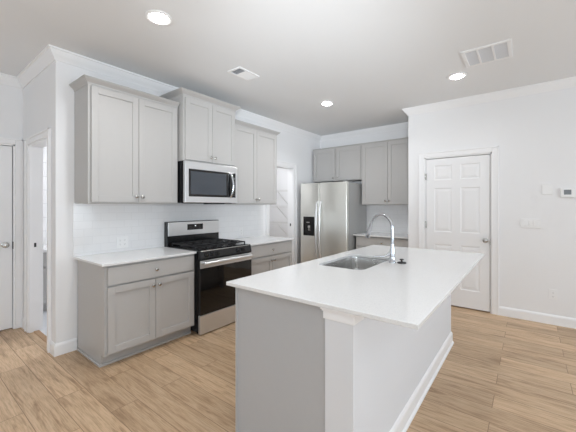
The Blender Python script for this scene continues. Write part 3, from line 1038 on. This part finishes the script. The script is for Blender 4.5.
bm = B()
tube(bm, [(fx - 0.006, fy - 0.004, IZ + 0.088), (fx - 0.030, fy - 0.020, IZ + 0.062), (fx - 0.052, fy - 0.036, IZ + 0.051), (fx - 0.085, fy - 0.06, IZ + 0.047), (fx - 0.125, fy - 0.088, IZ + 0.047)], [0.013, 0.011, 0.0085, 0.007, 0.006], 12)
put('handle', bm, M['chrome'], fc, smooth=60)

st = thing('sink_stopper', 'black round sink stopper with small knob, on the island right of the faucet', 'stopper', (2.612, 1.405, IZ))
bm = B(); lathe(bm, (2.612, 1.405, IZ), 'z', [(0.033, 0), (0.034, 0.004), (0.032, 0.009), (0.012, 0.012)], 24)
put('disc', bm, M['iron'], st, smooth=40)
bm = B(); lathe(bm, (2.612, 1.405, IZ + 0.0115), 'z', [(0.007, 0), (0.006, 0.012), (0.015, 0.015), (0.015, 0.021), (0.009, 0.023)], 20)
put('knob', bm, M['iron'], st, smooth=40)

# ------------------------------------------------------------------ ceiling fixtures
dl = thing('recessed_light', '', 'ceiling light', (0, 0, HC), 'recessed ceiling lights')
bm = B()
n = 40
ringp = [(0.095, HC), (0.095, HC - 0.006), (0.080, HC - 0.009), (0.061, HC - 0.004), (0.061, HC)]
rr = [[bm.verts.new((r * math.cos(2 * PI * i / n), r * math.sin(2 * PI * i / n), z)) for i in range(n)] for r, z in ringp]
for a_, b_ in zip(rr, rr[1:] + rr[:1]):
    for i in range(n):
        j = (i + 1) % n
        bm.faces.new([a_[i], a_[j], b_[j], b_[i]])
put('trim_ring', bm, M['plastic'], dl, smooth=40)
bm = B(); lathe(bm, (0, 0, HC), '-z', [(0.060, 0.0), (0.060, 0.008), (0.056, 0.014), (0.046, 0.019), (0.03, 0.0215), (0.01, 0.0225)], 40)
put('diffuser', bm, M['lens'], dl)
CANS = [(1.196, 0.172, 'recessed ceiling light nearest the camera, above the left end of the stove wall'),
        (1.198, 2.646, 'recessed ceiling light in front of the refrigerator, beyond the supply register'),
        (2.786, 2.737, 'recessed ceiling light beside the three-section return air grille')]
for i, (x, y, lb) in enumerate(CANS):
    if i == 0:
        dl.location = (x, y, HC); dl['label'] = lb
    else:
        copy_tree(dl, (x, y, HC), lb)
for (x, y) in [(c[0], c[1]) for c in CANS] + [(2.79, 0.17), (5.2, 0.2), (5.2, 2.7)]:
    d = bpy.data.lights.new('recessed_lamp', 'AREA')
    d.shape = 'DISK'; d.size = 0.13; d.energy = CAN_STOVE if x < 2 else (CAN_DOOR if x < 4 else CAN_LIVING); d.color = (0.97, 0.985, 1.0); d.spread = math.radians(150)
    o = bpy.data.objects.new('recessed_lamp', d); COL.objects.link(o)
    o.location = (x, y, HC - 0.026)

rt = thing('return_air_grille', 'large white three-section return air grille in the ceiling', 'vent', (3.097, 2.355, HC))
gx0, gx1, gy0, gy1 = 2.907, 3.287, 2.160, 2.550
bm = B()
box(bm, gx0, gx1, gy0, gy0 + 0.03, HC - 0.010, HC, 0.002); box(bm, gx0, gx1, gy1 - 0.03, gy1, HC - 0.010, HC, 0.002)
for x in (gx0, gx0 + 0.118, gx0 + 0.236, gx1 - 0.03):
    wdt = 0.03 if x in (gx0, gx1 - 0.03) else 0.018
    box(bm, x, x + wdt, gy0 + 0.03, gy1 - 0.03, HC - 0.010, HC, 0.002)
put('frame', bm, M['plastic'], rt)
bm = B(); box(bm, gx0 + 0.02, gx1 - 0.02, gy0 + 0.02, gy1 - 0.02, HC - 0.002, HC)
put('filter_backing', bm, M['filter'], rt)
bm = B()
for i in range(22):
    y = gy0 + 0.036 + i * 0.0147
    v = [bm.verts.new(p) for p in ((gx0 + 0.03, y, HC - 0.002), (gx1 - 0.03, y, HC - 0.002), (gx1 - 0.03, y + 0.007, HC - 0.008), (gx0 + 0.03, y + 0.007, HC - 0.008),
                                   (gx0 + 0.03, y + 0.0015, HC - 0.002), (gx1 - 0.03, y + 0.0015, HC - 0.002), (gx1 - 0.03, y + 0.0085, HC - 0.008), (gx0 + 0.03, y + 0.0085, HC - 0.008))]
    for f in ((0, 1, 2, 3), (7, 6, 5, 4), (0, 4, 5, 1), (3, 2, 6, 7), (0, 3, 7, 4), (1, 5, 6, 2)):
        bm.faces.new([v[q] for q in f])
put('louvers', bm, M['grille'], rt)

sr = thing('supply_register', 'small white supply register in the ceiling above the stove side of the island', 'vent', (0.98, 1.265, HC))
ax0, ax1, ay0, ay1 = 0.885, 1.075, 1.115, 1.415
bm = B()
box(bm, ax0, ax1, ay0, ay0 + 0.024, HC - 0.008, HC, 0.002); box(bm, ax0, ax1, ay1 - 0.024, ay1, HC - 0.008, HC, 0.002)
box(bm, ax0, ax0 + 0.024, ay0 + 0.024, ay1 - 0.024, HC - 0.008, HC, 0.002); box(bm, ax1 - 0.024, ax1, ay0 + 0.024, ay1 - 0.024, HC - 0.008, HC, 0.002)
box(bm, ax0 + 0.024, ax1 - 0.024, 1.225, 1.237, HC - 0.008, HC, 0.002)
put('frame', bm, M['plastic'], sr)
bm = B(); box(bm, ax0 + 0.02, ax1 - 0.02, ay0 + 0.02, ay1 - 0.02, HC - 0.0015, HC)  # grey sheet painted as the shade inside the duct
put('duct_shade', bm, M['filter'], sr)
bm = B()
def vane(bm, y, lean):
    v = [bm.verts.new(p) for p in ((ax0 + 0.02, y, HC - 0.001), (ax1 - 0.02, y, HC - 0.001), (ax1 - 0.02, y + lean, HC - 0.0075), (ax0 + 0.02, y + lean, HC - 0.0075),
                                   (ax0 + 0.02, y + 0.0012, HC - 0.001), (ax1 - 0.02, y + 0.0012, HC - 0.001), (ax1 - 0.02, y + lean + 0.0012, HC - 0.0075), (ax0 + 0.02, y + lean + 0.0012, HC - 0.0075))]
    for f in ((0, 1, 2, 3), (7, 6, 5, 4), (0, 4, 5, 1), (3, 2, 6, 7), (0, 3, 7, 4), (1, 5, 6, 2)):
        bm.faces.new([v[q] for q in f])
for i in range(6): vane(bm, 1.148 + i * 0.014, -0.0105)
for i in range(12): vane(bm, 1.240 + i * 0.0125, 0.0115)
put('vanes', bm, M['plastic'], sr)

# ------------------------------------------------------------------ wall plates
tg = thing('thermostat', 'white thermostat with a grey screen on the wall right of the six-panel door', 'thermostat', (3.757, YF, 1.52))
bm = B(); box(bm, 3.692, 3.815, YF - 0.022, YF, 1.463, 1.567, 0.005)
put('housing', bm, M['plastic'], tg)
bm = B(); box(bm, 3.722, 3.785, YF - 0.0235, YF - 0.021, 1.494, 1.549, 0.0005)
put('screen', bm, M['screen'], tg)
bm = B(); box(bm, 3.532, 3.628, YF - 0.009, YF, 1.500, 1.618, 0.0025)
tag(put('blank_wall_plate', bm, M['plastic']), 'blank white wall plate just left of the thermostat', 'wall plate')
sw = thing('light_switch', 'white three-gang light switch plate right of the six-panel door', 'light switch', (3.424, YF, 1.16))
bm = B(); box(bm, 3.328, 3.520, YF - 0.009, YF, 1.103, 1.213, 0.0025)
put('plate', bm, M['plastic'], sw)
for i in range(3):
    x = 3.424 + (i - 1) * 0.046
    bm = B(); prism = [(x - 0.016, x + 0.016)]
    box(bm, x - 0.016, x + 0.016, YF - 0.013, YF - 0.008, 1.125, 1.191, 0.0015)
    put('rocker', bm, M['plastic'], sw)

def outlet(F, u, d, z, label, gang=1):
    t = thing('wall_outlet', label, 'outlet', F.pt(u, d, z))
    w, h = 0.037 + 0.023 * (gang - 1), 0.060
    bm = B(); F.box(bm, u - w, u + w, d, d + 0.006, z - h, z + h, 0.0025)
    put('plate', bm, M['plastic'], t)
    for g in range(gang):
        uc = u + (g - (gang - 1) / 2) * 0.046
        for s in (-1, 1):
            zc = z + s * 0.021
            bm = B(); F.box(bm, uc - 0.0145, uc + 0.0145, d + 0.0055, d + 0.0075, zc - 0.0145, zc + 0.0145, 0.001)
            r = put('receptacle', bm, M['plastic'], t)
            bm = B()
            for a in (-0.006, 0.006):
                F.box(bm, uc + a - 0.0012, uc + a + 0.0012, d + 0.0072, d + 0.008, zc - 0.002, zc + 0.006)
            F.box(bm, uc - 0.003, uc + 0.003, d + 0.0072, d + 0.008, zc - 0.010, zc - 0.005)
            put('slots', bm, M['socket'], r)
    return t
class DoorWall(Face):
    def __init__(s): s.kind = 'd'; s.axis = '-y'
    def box(s, bm, u0, u1, d0, d1, z0, z1, bev=0.0): return box(bm, u0, u1, YF - d1, YF - d0, z0, z1, bev)
    def pt(s, u, d, z): return Vector((u, YF - d, z))
outlet(DoorWall(), 3.630, 0.0, 0.345, 'white wall outlet low on the wall right of the six-panel door')
outlet(LEFT, 0.435, 0.009, 0.985, 'white double outlet plate in the tile backsplash left of the range', gang=2)
outlet(LEFT, 2.15, 0.009, 0.985, 'white outlet in the tile backsplash right of the range')

# ------------------------------------------------------------------ pantry shelves
PXA, PXB = -1.39, -0.125
def pantry_shelf(z):
    s = thing('wire_shelf', '', 'shelf', (-0.75, YB, z), 'wire shelves in the pantry')
    bm = B()
    y0 = YB - 0.40
    for y in (y0, y0 + 0.2, YB - 0.006):
        tube(bm, [(PXA, y, z), (PXB, y, z)], 0.0045, 6)
    tube(bm, [(PXA, y0, z - 0.03), (PXB, y0, z - 0.03)], 0.0045, 6)
    nn = 18
    for i in range(nn):
        x = PXA + 0.015 + (PXB - PXA - 0.03) * i / (nn - 1)
        tube(bm, [(x, YB - 0.006, z + 0.004), (x, y0, z + 0.004), (x, y0, z - 0.03)], 0.0018, 5)
    put('wire_deck', bm, M['wire'], s)
    for x in (-0.84, -0.2):
        bm = B(); tube(bm, [(x, y0 + 0.02, z - 0.005), (x, YB - 0.004, z - 0.30)], 0.007, 8)
        box(bm, x - 0.012, x + 0.012, YB - 0.012, YB, z - 0.325, z - 0.275, 0.002)
        put('brace', bm, M['wire'], s)
    return s
SHZ = [(1.70, 'topmost white wire shelf in the pantry'), (1.36, 'middle white wire shelf in the pantry'),
       (1.00, 'lowest white wire shelf in the pantry, just above the worktop in view')]
s0 = pantry_shelf(SHZ[0][0]); s0['label'] = SHZ[0][1]
for z, lb in SHZ[1:]:
    copy_tree(s0, (-0.75, YB, z), lb)
area('pantry_fill', (-0.75, 2.9, HC - 0.03), (0.5, 0, 0), 0.25, 0.25, 20, (0.97, 0.985, 1.0))  # unseen lamp added to brighten the pantry and its shelves

# ------------------------------------------------------------------ vanity in the laundry room
vt = thing('vanity_cabinet', 'grey vanity cabinet with white top, seen through the hall opening', 'cabinet', (-1.75, 0.6, 0))
bm = B(); box(bm, -2.19, -1.50, HY + 0.12, 1.45, 0.10, 0.77); box(bm, -2.19, -1.56, HY + 0.12, 1.45, 0, 0.10)
put('body', bm, M['cab'], vt)
for i in range(3):
    y0 = HY + 0.13 + i * 0.47
    bm = B()
    for a, b_, c, d in ((y0, y0 + 0.05, 0.12, 0.57), (y0 + 0.40, y0 + 0.45, 0.12, 0.57), (y0 + 0.05, y0 + 0.40, 0.12, 0.17), (y0 + 0.05, y0 + 0.40, 0.52, 0.57)):
        box(bm, -1.50, -1.48, a, b_, c, d, 0.0015)
    box(bm, -1.50, -1.49, y0 + 0.05, y0 + 0.40, 0.17, 0.52)
    put('door', bm, M['cab'], vt)
    bm = B(); box(bm, -1.50, -1.48, y0, y0 + 0.45, 0.59, 0.755, 0.002)
    put('drawer', bm, M['cab'], vt)
bm = B(); box(bm, -2.19, -1.47, HY + 0.118, 1.48, 0.77, 0.805, 0.003)
put('top', bm, M['quartz'], vt)
